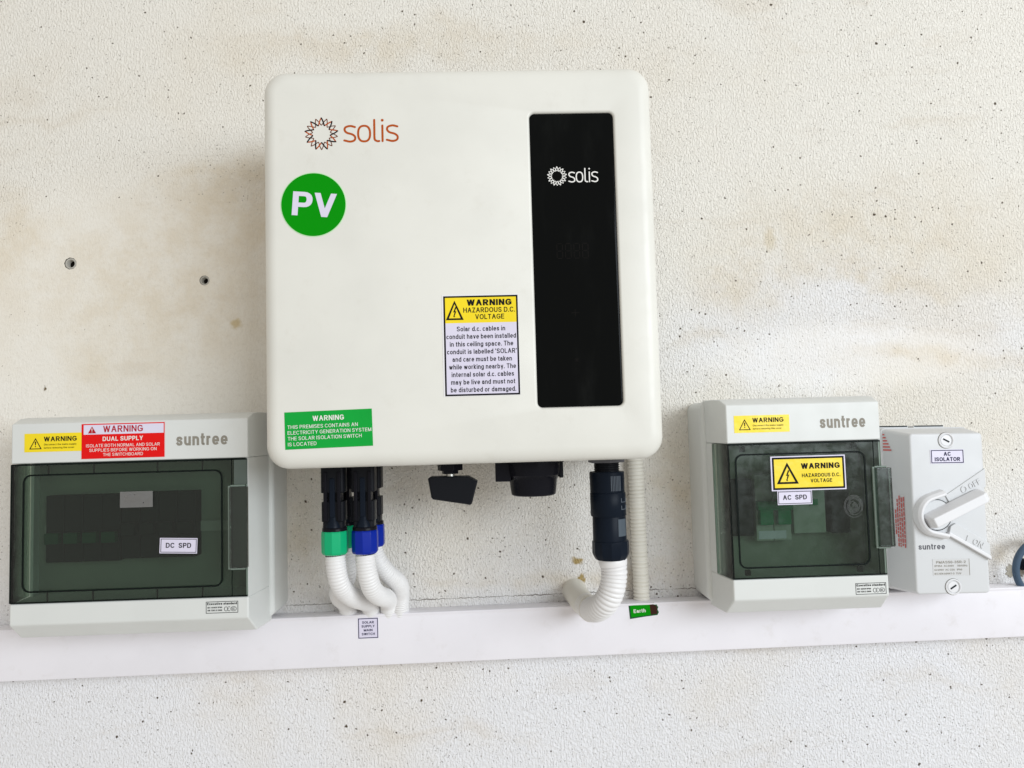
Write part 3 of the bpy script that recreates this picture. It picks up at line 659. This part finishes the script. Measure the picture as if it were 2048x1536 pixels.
# ------------------------------------------------------------------ plugs and conduits under the inverter
def ribbed(r, pitch, amp=.085, plain=0.0, flare=0.0):
    def fn(L):
        base = r
        if L < plain: return r*1.06+flare
        ph = (L/pitch) % 1.0
        return base*(1+amp*(.5-abs(2*ph-1)**2.2))
    return fn
def dc_plug(x, d, col, label):
    t = thing('cable_connector', (x, d, -28), label, 'connector', 'solar cable connectors under the inverter')
    m = MB(); rbx = lambda w, dp, z0, z1: m.loft([[(x+a, d+b, z) for a, b in rr(-w/2, w/2, -dp/2, dp/2, 3, 4)] for z in (z0, z1)])
    rbx(21.5, 19, -26, -53.5)
    m.build('socket', 'black', t, bevel=.9)
    m = MB(); rbx = lambda w, dp, z0, z1: m.loft([[(x+a, d+b, z) for a, b in rr(-w/2, w/2, -dp/2, dp/2, 3, 4)] for z in (z0, z1)])
    rbx(15, 14, -53, -64)
    m.build('neck', 'black', t)
    m = MB(); rbx = lambda w, dp, z0, z1: m.loft([[(x+a, d+b, z) for a, b in rr(-w/2, w/2, -dp/2, dp/2, 3, 4)] for z in (z0, z1)])
    rbx(21, 18, -61.5, -80)
    m.loft([[(x+a*1.0, d+b, z) for a, b in rr(-9.6, 9.6, -8.4, 8.4, 3, 4)] for z in (-80, -86.0)])
    m.build('plug', 'black', t, bevel=.8)
    MB().lathe(x, d+5.2, [(3.2, -71), (4.2, -74), (5.2, -79), (7.2, -83.6), (7.4, -85.4)], 24).build('cable_boot', 'blueblack', t)
    for sx in (-1, 1): MB().box(x+sx*6.3-1.6, x+sx*6.3+1.6, d+6, d+11.2, -79, -34).build('locking_clip', 'black2', t, bevel=.7)
    MB().box(x-2.4, x+2.4, d+7, d+10.6, -76, -40).build('key_rib', 'blueblack', t, bevel=.6)
    MB().lathe(x, d, [(10.7, -85.5), (11.4, -86.4), (11.4, -89)], 32).build('collar', 'black2', t)
    m = MB().lathe(x, d, [(11.0, -88.2), (12.3, -90.2), (12.5, -100), (12.3, -108.4), (11.0, -110.6)], 10, 'z', PI/10-PI/2+.33)
    m.build('gland_nut', col, t, bevel=.45, ang=25)
    MB().lathe(x, d, [(9.4, -109.5), (8.8, -112.6)], 24).build('cable_seal', 'black2', t)
for x, d, c, lab in ((-147.5, 110, 'nutgreen', 'front black solar connector with green nut'), (-119.6, 110, 'nutblue', 'front black solar connector with blue nut'),
                     (-147.2, 68, 'nutgreen', 'rear black solar connector with green nut, mostly hidden behind the front one'), (-119.6, 68, 'nutblue', 'rear black solar connector with blue nut, close to the wall')):
    dc_plug(x, d, c, lab)
G = 'white conduits from the solar connectors'
def conduit(path, r, pitch, mat, label, grp=None, plain=0, name='flexible_conduit', amp=.085):
    o = MB().tube(path, ribbed(r, pitch, amp, plain=plain), 26, pitch/7).build(name, mat, org=tuple(path[0]), ang=75)
    return tag(o, label, 'conduit', grp)
conduit([(-147.4, 110, -109), (-146.6, 110, -122), (-144.8, 107, -136), (-141.5, 97, -147), (-136.5, 76, -158.5), (-132, 48, -168), (-130, 24, -177), (-129.5, 12, -195)], 9.0, 2.7, 'conduit', 'white ribbed conduit under the front green nut bending right into the trunking', G)
conduit([(-119.7, 110, -109), (-118.8, 110, -122), (-117.4, 108, -133), (-115.2, 101, -145), (-112.0, 87, -154), (-109.5, 68, -160.5), (-109.5, 46, -166.5), (-110.5, 24, -176), (-111, 13, -195)], 9.0, 2.7, 'conduit', 'white ribbed conduit under the front blue nut curling right', G)
conduit([(-147.2, 68, -109), (-145.6, 68, -124), (-145.5, 65, -138), (-151, 57, -150), (-157.5, 47, -158), (-158.5, 34, -167), (-155.0, 21, -176), (-153, 12, -195)], 9.0, 2.7, 'conduit', 'white ribbed conduit from the rear green nut bulging left behind the others', G)
conduit([(-119.6, 68, -109), (-117, 68, -119), (-112.5, 66, -129), (-105.5, 59, -140), (-99.0, 48, -149), (-97.0, 36, -158), (-98.5, 23, -171), (-100, 14, -195)], 9.0, 2.7, 'conduit', 'white ribbed conduit from the rear blue nut elbowing wide to the right', G)

def ac_plug():
    x, d = 110.3, 99
    t = thing('cable_connector', (x, d, -33), 'large black cylindrical supply connector hanging under the right end of the inverter', 'connector')
    prof = [(12.4, -33)]
    for i in range(4): prof += [(12.4, -34.0-i*2), (11.6, -34.6-i*2), (11.6, -35.2-i*2), (12.4, -35.8-i*2)]
    MB().lathe(x, d, prof+[(12.4, -43)], 40).build('thread', 'black', t, ang=20)
    MB().lathe(x, d, [(16, -42.2), (16.7, -43), (16.4, -61.5), (15.6, -62.2)], 48).build('upper_sleeve', 'blueblack', t)
    for i in range(7):                               # grip flutes on the sleeve
        a = math.radians(-42+i*6.2-180+130); a = math.radians(52+i*5.5)
        cx, cd = x+16.55*math.cos(a), d+16.55*math.sin(a)
        MB().lathe(cx, cd, [(.5, -46), (.5, -60)], 8).build('grip_rib', 'bluerib', t)
    MB().lathe(x+.3, d, [(16.4, -61.8), (17, -62.6), (17, -83.5), (16.4, -84.4)], 48).build('locking_ring', 'blueblack', t)
    m = MB()
    for z in (-71, -77.8):                           # raised lock marks
        loops = []
        for k in range(9):
            a = math.radians(52-k*3.2); loops.append((x+.3+17.25*math.cos(a), d+17.25*math.sin(a)))
        for k in range(8):
            (ax, ad), (bx, bd) = loops[k], loops[k+1]
            m.add([(ax, ad, z), (bx, bd, z), (bx, bd, z+.7), (ax, ad, z+.7)], [(0, 1, 2, 3)])
        for (ax, ad) in (loops[0], loops[-1]):
            m.add([(ax-.3, ad+.05, z), (ax+.3, ad-.05, z), (ax+.3, ad-.05, z+4), (ax-.3, ad+.05, z+4)], [(0, 1, 2, 3)])
    m.build('lock_mark', 'bluerib', t)
    b = MB().lathe(x+.8, d, [(15.4, -84), (15.9, -85), (16.1, -107.5)], 48).build('barrel', 'blueblack', t)
    P = []; a0, a1 = 30, 68
    for z in (-102.5, -86.5): P.append([(x+.8+16.35*math.cos(math.radians(a0+(a1-a0)*i/8)), d+16.35*math.sin(math.radians(a0+(a1-a0)*i/8)), z) for i in range(9)])
    MB().add(P[0]+P[1], [(i, i+1, 10+i, 9+i) for i in range(8)]).build('flat_pad', 'padgrey', b)
    MB().lathe(x+1.3, d, [(15.6, -106.5), (17.5, -108), (17.6, -119), (16.6, -121.8), (14.6, -125.4)], 12, 'z', .1).build('gland_nut', 'blueblack', t, bevel=.5, ang=20)
MAT['bluerib'] = plastic('worn_rib', (.085, .10, .12, 1), .45)
MAT['padgrey'] = plastic('worn_pad', (.075, .095, .115, 1), .5)
ac_plug()
def ac_conduit():
    t = thing('flexible_conduit', (112, 99, -124), 'thick white ribbed conduit hooking from the large black connector back to the wall', 'conduit')
    path = [(112.0, 99, -121), (113.6, 99, -131), (114.0, 99, -140), (111.5, 98.5, -154), (106.5, 94, -166), (100.5, 82, -175), (96, 66, -179.5), (92.5, 48, -180)]
    fn = ribbed(11.9, 3.7, .11)
    def rad(L):
        if L < 11: return 13.6-.9*abs(L-7)/6
        return fn(L)
    MB().tube(path, rad, 32, .5).build('ribbed_hose', 'conduit', t, ang=75)
    MB().tube([(95.8, 64, -179.6), (92.3, 47, -180), (89.4, 30, -178.6), (87.2, 14, -176.4), (86.2, -4, -175.2)], lambda L: 12.4+.9*max(0, 1-L/4)+1.1*max(0, (L-52)/12), 32, 1.5).build('elbow', 'conduit2', t, ang=60)
ac_conduit()
conduit([(155.4, 9.4, -10), (155.8, 9.2, -60), (156.3, 9.0, -120), (156.7, 9.6, -170), (156.8, 11, -192)], 8.0, 3.9, 'conduit2', 'cream ribbed earth conduit running straight down the wall into the trunking', amp=.19)

# ------------------------------------------------------------------ breaker enclosures
def enclosure(kind, fx0, fx1, bx0, bx1, label):
    t = thing('breaker_enclosure', ((bx0+bx1)/2, 0, -181), label, 'enclosure')
    F = 100.0; zt, dt, db, zf = 18.0, -19.2, -148.8, -168.5
    b = MB(); rbox(b, bx0, bx1, -181.3, 23.6, 9, 0, 50, 4); b.build('base', 'grey', t)
    def xl(d): return bx0+4+(fx0-bx0-4)*max(0, (d-44))/(F-44)
    def xr(d): return bx1-4+(fx1-bx1+4)*max(0, (d-44))/(F-44)
    def band(name, prof, bev=2.2):
        MB().loft([[(xl(d), d, z) for d, z in prof], [(xr(d), d, z) for d, z in prof]]).build(name, 'grey', t, bevel=bev, seg=4)
    band('cover_top', [(44, dt), (F, dt), (F, zt), (86, zt+5.4), (74, zt+6.6), (44, zt+6.8)], 1.4)
    band('cover_bottom', [(44, db), (F, db), (F, zf), (80, -184.6), (44, -184.6)], 1.6)
    MB().loft([[(x, d, z) for x, d in ((xr(44)-3, 44), (xr(44), 44), (xr(F-1), F-1), (xr(F-1)-2.2, F-1), (xr(90)-2.6, 90))] for z in (db, dt)]).build('side_wall', 'grey', t)
    MB().loft([[(x, d, z) for x, d in ((xl(44), 44), (xl(44)+3, 44), (xl(64)+3, 64), (xl(64), 64))] for z in (db, dt)]).build('side_wall', 'grey', t)
    # inside
    MB().box(xl(44)+3, xr(44)-3, 50.2, 53, db, dt).build('inner_panel', 'grey_in', t)
    n = 0
    def dev(x0, x1, z0, z1, d1, mat, tog=None):
        o = MB().box(x0, x1, 53.2, d1, z0, z1).build('circuit_breaker', mat, t, bevel=.8)
        if tog: MB().box(x0+2, x1-2, d1, d1+7, tog[0], tog[1]).build('toggle', tog[2], o, bevel=.8)
        return o
    if kind == 'dc':
        MB().box(fx0+6, fx1-22, 53.2, 56, -92, -82).build('mounting_rail', 'rail', t)
        xs = fx0+13
        for i in range(4): dev(xs+i*18.1, xs+17.6+i*18.1, -117, -52, 66, 'device_dark', (-98.5, -88, 'toggle_dark'))
        for i in range(4): dev(xs+74+i*18.1, xs+91.6+i*18.1, -115, -51, 68, 'device_dark', (-92, -80, 'device_dark'))
    else:
        MB().box(fx0+6, fx1-8, 53.2, 55, -92, -84).build('mounting_rail', 'rail', t)
        dev(fx0+4, fx0+33, -112, -56, 70, 'device_dark')
        for i in range(2):
            o = dev(fx0+36+i*18, fx0+53.6+i*18, -118, -52, 68, 'device_pale', (-101.5, -84, 'device_green'))
        MB().box(fx0+36.3, fx0+71.3, 68, 75.4, -87, -78).build('toggle_tie', 'device_green', t, bevel=.5)
        MB().box(fx0+38, fx0+66, 68, 68.4, -116, -108).build('device_tag', 'lilac', t)
        dev(fx0+75, fx0+108, -112, -60, 66, 'device_pale')
        MB().box(fx0+92, fx0+100, 66, 67.5, -84, -78).build('status_flag', 'device_green', t)
        dev(fx0+112, fx0+131, -112, -62, 70, 'device_dark')
    # smoked door: front sheet and hinge-side return
    e = .4
    prof = [(fx0-(F-66)*.14, 66), (fx0+.2, F-1.2), (fx0+1.4, F+.1), (fx1-.6, F+.1), (fx1-.6, F-2.4), (fx0+2.6, F-2.4), (fx0+2.2-(F-66)*.14, 66)]
    door = MB().loft([[(x, d, z) for x, d in prof] for z in (db+e, dt-e)]).build('door', 'tint', t, ang=30)
    door['label'] = 'smoked see-through door'
    px0, px1 = fx0+(12.0 if kind == 'dc' else 7.0), fx1-(23.4 if kind == 'dc' else 17.0)
    if kind == 'dc': px0, px1 = -438.4, -254.6
    else: px0, px1 = 234.9, 361.2
    MB().frame(rr(px0-.6, px1+.6, -138.7, -29.4, 7.6, 6), rr(px0+.9, px1-.9, -137.2, -30.9, 6.2, 6), F+.05, F+.9).build('door_seal', 'seal', door)
    for zz0, zz1 in ((dt-1.9, dt-.3), (db+.3, db+1.5)): MB().box(fx0+1, fx1-1, F-.4, F+.35, zz0, zz1).build('edge_seal', 'seal', door)
    if kind == 'dc': MB().box(fx0-.1, fx0+1.3, F-3, F+.3, db+.6, dt-.6).build('edge_seal', 'seal', door)
    else: MB().box(fx0+.2, fx0+.9, F-3, F+.2, db+.6, dt-.6).build('edge_seal', 'seal', door)
    MB().box(px1+8.6, px1+9.4, F, F+.35, db+.6, dt-.6).build('edge_seal', 'seal', door)
    xs = [-417.6, -375.5, -316.2, -274.2] if kind == 'dc' else [fx0+16, fx1-25]
    for x in xs:
        for z0, z1 in ((-29.5, dt-1), (db+1, -138.6)):
            ww = .45 if kind == 'dc' else 2.4
            MB().box(x-ww, x+ww, F-6 if kind != 'dc' else F-4, F-2.6, z0+(0 if kind == 'dc' else 2), z1-(0 if kind == 'dc' else 2)).build('rib', 'seal', door)
    # latch
    lx0, lx1 = (-246.4, -229.8) if kind == 'dc' else (369.6, 384.6)
    MB().box(lx0, lx1, F+.5, F+5.5, -121.5, -46).build('latch', 'tint_dark', t, bevel=.9)
    lt = MB().box(lx0+1, lx1-.8, F-2.2, F+.35, -121, -46.6).build('latch_back', 'latchback', t)
    for a, b_, c, e_ in ((lx0-2.2, lx0-.1, -123, -45.2), (lx0, lx1-3, -46, -44.4), (lx0, lx1-3, -123.4, -121.6)):
        MB().box(a, b_, F+.1, F+2.2, c, e_).build('latch_guide', 'rim', lt, bevel=.4)
    MB().box(lx0+3, lx1-1.5, F-2.0, F+.3, dt-25.0, dt-1.2).build('keeper', 'latchback', lt) if kind == 'dc' else None
    # print and labels on the cover
    yx0, yx1, yz0, yz1 = (-438.2, -384.6, -8.4, 8.9) if kind == 'dc' else (235.3, 289.4, -9.0, 7.6)
    s = MB().box(yx0, yx1, F-.1, F+.25, yz0, yz1).build('sticker', 'yellow', t); s['label'] = 'small yellow warning label'
    D = F+.25+E1; m = MB(); W = yx1-yx0
    triangle_sign(m, yx0+10.3, yz0+2.6, 11.6, 10.6, .75, D); bang(m, yx0+10.3, yz0+4.6, 5.2, 1.3, D); m.build('warning_triangle', 'ink', s)
    m = MB(); text(m, 'WARNING', yx0+18, yz0+9.7, 30.5, 4.5, D, .175, 'l')
    text(m, 'Disconnect the mains supply', yx0+18.2, yz0+6.0, 30, 1.6, D, .13, 'l'); text(m, 'before removing this cover', yx0+18.2, yz0+2.9, 28, 1.6, D, .13, 'l')
    m.build('lettering', 'ink', s)
    if kind == 'dc':
        x0, x1, z0, z1 = -385.3, -308.2, -16.2, 16.6
        s = MB().box(x0, x1, F-.1, F+.4, z0, z1).build('sticker', 'red', t); s['label'] = 'red and white dual supply warning label'
        D = F+.4+E1; rect(MB(), x0+2, x1-.7, 6.6, z1-1.0, D).build('white_field', 'lilac', s)
        m = MB(); text(m, 'WARNING', x0+38.6, 8.4, 37, 6.1, D+E1, .16); m.add([(x0+6, D+E1, 7.7), (x0+13.6, D+E1, 7.7), (x0+9.8, D+E1, 14.2)], [(0, 1, 2)]); m.build('heading', 'darkred', s)
        bang(MB(), x0+9.8, 8.6, 3.7, .9, D+2*E1).build('exclamation_mark', 'logo_white', s)
        m = MB(); text(m, 'DUAL SUPPLY', x0+38.4, .2, 37.5, 4.1, D, .165)
        for i, (tx, wd) in enumerate((('ISOLATE BOTH NORMAL AND SOLAR', 68.5), ('SUPPLIES BEFORE WORKING ON', 62.5), ('THE SWITCHBOARD', 37))): text(m, tx, x0+38.6, -5.4-i*4.3, wd, 2.9, D, .115)
        m.build('lettering', 'logo_white', s)
        text(MB(), 'suntree', -273.4, -6.2, 48.4, 11.8, F+.15, .185).build('brand_lettering', 'brand', t)
        x0, x1, z0, z1 = -312.6, -277.8, -106.8, -92.5
        s = rotated(MB().box(x0, x1, F, F+.35, z0, z1), (x0+x1)/2, (z0+z1)/2, -2.2).build('sticker', 'lilac', t); s['label'] = 'white DC SPD label'
        rotated(outline(MB(), x0+1.0, x1-.7, z0+.9, z1-.8, .5, F+.5), (x0+x1)/2, (z0+z1)/2, -2.2).build('border', 'ink', s)
        text(MB(), 'DC  SPD', (x0+x1)/2, z0+5.2, 23.4, 4.6, F+.5, .165, rot=-2).build('lettering', 'ink', s)
        s = MB().box(-349.4, -319.2, F+.12, F+.3, -62.8, -47.9).build('tape_residue', 'tape', t); s['label'] = 'greyed patch of old clear tape'
        m = MB(); rn = random.Random(5); m.loft([[(-334.6+(10.5+rn.uniform(-1.5, 2))*math.cos(2*PI*i/26), dd, -55.2+(4.6+rn.uniform(-1, 1))*math.sin(2*PI*i/26)) for i in range(26)] for dd in (F+.32, F+.4)])
        m.build('glue_patch', 'tape', s)
        ex0, ez0 = -270.0, -163.2
    else:
        text(MB(), 'suntree', 341.6, -6.6, 45, 12.2, F+.15, .185).build('brand_lettering', 'brand', t)
        x0, x1, z0, z1 = 268.8, 341.6, -65.8, -32.6
        s = MB().box(x0, x1, F, F+1.2, z0, z1).build('sticker', 'lilac', t); s['label'] = 'yellow hazardous voltage label on the door'
        D = F+1.2+E1; outline(MB(), x0+1.3, x1-1.2, z0+1.1, z1-1.1, 1.8, D).build('border', 'ink', s)
        rect(MB(), x0+3.1, x1-3.0, z0+2.9, z1-2.9, D).build('yellow_field', 'yellow', s); D += E1
        m = MB(); triangle_sign(m, x0+15.8, z0+6.6, 21.5, 20.6, 1.9, D); bolt(m, x0+15.9, z0+14.6, 10.6, D); m.build('warning_triangle', 'ink', s)
        m = MB(); text(m, 'WARNING', x0+48.3, z0+20.6, 38, 5.4, D, .21); text(m, 'HAZARDOUS D.C.', x0+48.6, z0+12.6, 37.5, 3.5, D, .165); text(m, 'VOLTAGE', x0+48.6, z0+7.4, 21, 3.5, D, .165)
        m.build('lettering', 'ink', s)
        x0, x1, z0, z1 = 274.2, 307.9, -79.2, -65.9
        s = MB().box(x0, x1, F, F+.5, z0, z1).build('sticker', 'lilac', t); s['label'] = 'white AC SPD label'
        outline(MB(), x0+.7, x1-.7, z0+.9, z1-.6, .55, F+.65).build('border', 'ink', s)
        text(MB(), 'AC  SPD', (x0+x1)/2, z0+4.8, 23.2, 4.5, F+.65, .165).build('lettering', 'ink', s)
        m = MB(); rn = random.Random(9)               # greasy thumb print
        for i in range(9):
            r = 1.2+i*1.05; pts = [(348.5+r*math.cos(a*PI/16), -82.5+r*1.1*math.sin(a*PI/16)) for a in range(32)]
            k = rn.randrange(32); stroke(m, (pts[k:]+pts[:k])[:24], .38, F+.2)
        m.build('thumb_smudge', 'smudge', t)
        ex0, ez0 = 345.6, -166.6
    # standards plate
    x0, x1, z0, z1 = ex0, ex0+29.8, ez0, ez0+10.8; D = F+.14
    m = MB(); outline(m, x0, x1, z0, z1, .5, D); text(m, 'Executive standard', (x0+x1)/2, z0+7.7, 27.6, 2.1, D, .2)
    text(m, 'IEC 60439 IP66', x0+1.5, z0+4.6, 13.5, 1.4, D, .2, 'l'); text(m, 'GB 7251.3 2006', x0+1.5, z0+2.0, 13.5, 1.4, D, .2, 'l')
    for cx in (x0+18.6, x0+21.4): stroke(m, [(cx+1.6*math.cos(a), z0+3.7+1.9*math.sin(a)) for a in [PI*.30+i*PI*1.4/10 for i in range(11)]], .45, D)
    rect(m, x0+19.9, x0+21.3, z0+3.5, z0+3.95, D+.02)
    stroke(m, [(x0+25.6+2.6*math.cos(2*PI*i/24), z0+3.7+2.0*math.sin(2*PI*i/24)) for i in range(24)], .4, D, closed=True)
    for q in (-.9, .0, .9): stroke(m, [(x0+25.6+q+.75*math.cos(a), z0+3.7+.8*math.sin(a)) for a in [PI*.35+i*PI*1.3/8 for i in range(9)]], .3, D+.01)
    m.build('standards_print', 'ink', t)
    return t
MAT['latchback'] = plastic('latch_back_grey', (.10, .125, .11, 1), .5)
MAT['smudge'] = tinted('grease', (.93, .94, .93, 1), .10, .5)
enclosure('dc', -450.4, -230.6, -459, -221, 'wide grey breaker box with smoked door and red dual supply label')
enclosure('ac', 227.6, 378.2, 216.8, 388, 'narrower grey breaker box with smoked door and AC SPD label')

# ------------------------------------------------------------------ AC isolator
def isolator():
    t = thing('isolator_switch', (457, 0, -95), 'pale grey AC isolator with a slanted rotary lever beside the narrower breaker box', 'isolator', rot=(0, math.radians(.75), 0))
    F = 75.0
    m = MB(); rbox(m, 408.5, 503, -176.5, -9.5, 6, 0, 40, 1.5); m.build('base', 'isogrey', t)
    m = MB(); rbox(m, 419.6, 494.8, -175.0, -15.2, 4, 40, F, 2.2, 410.5, 501.5, -176.0, -10.5); m.build('cover', 'isogrey', t, ang=25)
    for x0, x1 in ((401, 429), (439, 468)):            # blanking caps over the top entries
        k = MB().box(x0+13, x1+17, 6, 27, -10, -7.6).build('blanking_cap', 'isogrey', t, bevel=.5)
        MB().box(x0+14, x1+16, 24, 27.4, -8.6, -7.3).build('cap_strip', 'device_dark', k)  # thin dark strip along the top of each cap
    for z, a in ((-22.6, -28), (-168.0, 32)):
        k = MB().lathe(457, 0, [(7.9, F-.5), (7.9, F+.9), (7.1, F+1.3), (6.5, F+.9), (6.3, F-.3), (5.6, F-.1), (5.2, F+.6), (.01, F+.7)], 40, 'd', cap=False, cz=z).build('cover_screw', 'isolight', t, ang=30)
        rotated(MB().box(457-3.4, 457+3.4, F+.4, F+.95, z-.75, z+.75), 457, z, a).build('slot', 'device_dark', k)
        MB().frame([(457+8.3*math.cos(2*PI*i/32), z+8.3*math.sin(2*PI*i/32)) for i in range(32)], [(457+7.9*math.cos(2*PI*i/32), z+7.9*math.sin(2*PI*i/32)) for i in range(32)], F-.3, F+.06).build('recess', 'recess', k)
    # V-shaped guard: collar round the hub running out into two flanks
    hx, hz = 442.5, -96.5
    ctr = [(449.5, -72.8)]+[(hx+20.5*math.cos(math.radians(a)), hz+20.5*math.sin(math.radians(a))) for a in range(114, 247, 6)]+[(451.0, -119.2)]
    C = catmull([Vector((x, z, 0)) for x, z in ctr[:2]], 3)[:-1]+[Vector((x, z, 0)) for x, z in ctr[1:-1]]+catmull([Vector((x, z, 0)) for x, z in ctr[-2:]], 3)[1:]
    m = MB(); loops = []
    for i, p in enumerate(C):
        tt = (C[min(i+1, len(C)-1)]-C[max(i-1, 0)]).normalized(); nn = Vector((tt.y, -tt.x, 0))
        if nn.dot(p-Vector((hx, hz, 0))) < 0: nn = -nn
        q = lambda o, d: (p.x+nn.x*o, d, p.y+nn.y*o)
        loops.append([q(-4.6, F-1), q(-4.4, F+7.6), q(-3.4, F+8.8), q(-1.6, F+8.8), q(.8, F+6.2), q(2.0, F-1)])
    m.loft(loops).build('hub_guard', 'isolight', t, bevel=.6, ang=40)
    off = [(455.5, -76.2), (495.0, -51.6), (494.9, -66.5), (449, -90)]
    on = [(453.4, -116.6), (494.9, -141.6), (494.9, -126.4), (462.5, -106.5)]
    MB().plate([(453.0, -77.5), (494.9, -51.0), (494.9, -69.5), (462.0, -88.5), (456.5, -84)], F-1, F+1.3).build('flank', 'isogrey', t, bevel=.5)
    MB().plate([(453.6, -117.0), (494.9, -142.0), (494.9, -125.6), (461.2, -105.0), (456, -108)], F-1, F+3.0).build('flank', 'isogrey', t, bevel=.5)
    MB().plate([(452.8, -116.8), (494.95, -141.6), (494.95, -137.6), (453.6, -113.0)], F-1, F+4.6).build('guard_rail', 'isolight', t, bevel=.8)
    m = MB().frame([(467+5.0+3.1*math.cos(2*PI*i/24), -71.6+3.4*math.sin(2*PI*i/24)) for i in range(24)], [(467+5.0+2.3*math.cos(2*PI*i/24), -71.6+2.6*math.sin(2*PI*i/24)) for i in range(24)], F+1.2, F+2.1)
    text(m, 'OFF', 484.6, -68.8, 13.0, 5.6, F+1.2, .15, rot=27, ext=.8); m.build('off_lettering', 'isogrey', t)
    m = rotated(MB().box(471.2, 472.0, F+2.8, F+3.8, -123.6, -117.0), 471.6, -120.3, -20)
    text(m, 'ON', 481.4, -127.6, 11.0, 5.8, F+2.9, .15, rot=-29, ext=.9); m.build('on_lettering', 'isogrey', t)
    MB().lathe(hx, 0, [(15.0, F-1), (15.0, F+2.2), (14.2, F+3.0), (.01, F+3.0)], 48, 'd', cap=False, cz=hz).build('rotor', 'isogrey', t)
    MB().frame([(hx+15.7*math.cos(2*PI*i/40), hz+15.7*math.sin(2*PI*i/40)) for i in range(40)], [(hx+15.05*math.cos(2*PI*i/40), hz+15.05*math.sin(2*PI*i/40)) for i in range(40)], F, F+2.3).build('rotor_gap', 'device_dark', t)
    # lever: tapered ridge bar through the hub
    ax, az, bx, bz = 430.5, -104.0, 488.2, -77.0; L = math.hypot(bx-ax, bz-az); ux, uz = (bx-ax)/L, (bz-az)/L
    loops = []
    for s, wb, wt, dt_ in ((0, 6.4, 3.6, 12), (2.5, 8.2, 4.8, 17), (L-5, 7.4, 4.4, 18), (L, 6.8, 3.6, 14)):
        cx, cz = ax+ux*s, az+uz*s
        loops.append([(cx-uz*o, F+d, cz+ux*o) for o, d in ((-wb, 2.5), (wb, 2.5), (wt, dt_), (-wt, dt_))])
    MB().loft(loops).build('lever', 'isolight', t, bevel=1.0, seg=3)
    # labels
    x0, x1, z0, z1 = 441.0, 474.0, -45.2, -32.2
    s = MB().box(x0-.8, x1+.3, F-.1, F+.4, z0-.5, z1+.5).build('sticker', 'lilac', t); s['label'] = 'white AC ISOLATOR label'
    outline(MB(), x0, x1, z0, z1, .75, F+.55).build('border', 'navy', s)
    m = MB(); text(m, 'AC', (x0+x1)/2, z0+7.2, 7.2, 3.9, F+.55, .19); text(m, 'ISOLATOR', (x0+x1)/2, z0+1.9, 26.0, 3.9, F+.55, .19); m.build('lettering', 'navy', s)
    text(MB(), 'suntree', 437.3, -130.8, 27.0, 5.8, F+.12, .165).build('brand_lettering', 'brand_dark', t)
    x0, x1, z0, z1 = 437.4, 474.6, -156.8, -140.4
    s = MB().box(x0, x1, F-.1, F+.3, z0, z1).build('rating_plate', 'plate', t)
    m = MB(); rect(m, x1-.5, x1, z0, z1, F+.42)
    text(m, 'PMAS50-35R-2', x0+18.4, z1-4.4, 30, 2.5, F+.42, .15)
    for i, (tx, wd) in enumerate((('2P35A  AC440V     50/60Hz', 33.6), ('Ui 690V  AC-22A   IP66', 28), ('IEC/EN 60947-3  TUV', 27))): text(m, tx, x0+1.4, z1-7.7-i*3.8, wd, 1.8, F+.42, .15, 'l')
    m.build('lettering', 'brand', s)
    # red safety print on the slanted left side: illegible lines
    def side(q):                                       # (along z, up the slope) -> slanted flank
        u, _, v = q; dd = 44+v; return (410.3+(dd-40)/35*9.1, dd, u)
    m = MB(); rn = random.Random(2)
    for i in range(5):
        u = -131+rn.uniform(0, 3)+(i in (0,))*10
        while u < -82-(i in (0,))*12:
            l = rn.uniform(1.5, 5)
            m.add([side((a, 0, b)) for a, b in ((u, 9+i*2.7), (u+l, 9+i*2.7), (u+l, 10.4+i*2.7), (u, 10.4+i*2.7))], [(0, 1, 2, 3)]); u += l+.9
    m.v = [(x-.15, d, z) for x, d, z in m.v]; m.build('side_print', 'redink', t); m = MB()
    for i in range(6): m.add([side((a, 0, b)) for a, b in ((-33+i*3.2, -3), (-33+i*3.2, 8-i*1.7), (-31.6+i*3.2, 8-i*1.7), (-31.6+i*3.2, -3))], [(0, 1, 2, 3)])
    m.v = [(x-.15, d, z) for x, d, z in m.v]
    m.build('warning_stripes', 'redink', t)
MAT['recess'] = plastic('screw_recess', (.12, .115, .09, 1), .6)
MAT['brand_dark'] = plastic('brand_dark_ink', (.10, .10, .115, 1), .5)
MAT['plate'] = plastic('rating_plate_grey', (.60, .60, .60, 1), .5)
isolator()

# ------------------------------------------------------------------ cable looping out of the broken plaster at the right
t = thing('cable_loop', (585, 0, -164), 'blue-grey cable loop coming out of broken plaster above the trunking', 'cable')
pts = [(566, -30, -166), (565, -5, -166)]
P = [(600, -30, -150), (598, 2, -142)]
for i in range(9):
    a = math.radians(95+i*22.5); P.append((586+28*math.cos(a), 22+3*math.sin(a), -163.5+30*math.sin(a)))
P += [(606, 14, -190), (622, 2, -184), (630, -30, -180)]
MB().tube(P, 3.6, 18, 1.5).build('outer_cable', 'bluegrey', t)
MB().tube([(578, -40, -164), (580, -5, -163), (588, 14, -163), (600, 16, -168), (612, 0, -172), (616, -30, -172)], 6.5, 18, 1.5).build('inner_cable', 'blueblack', t)
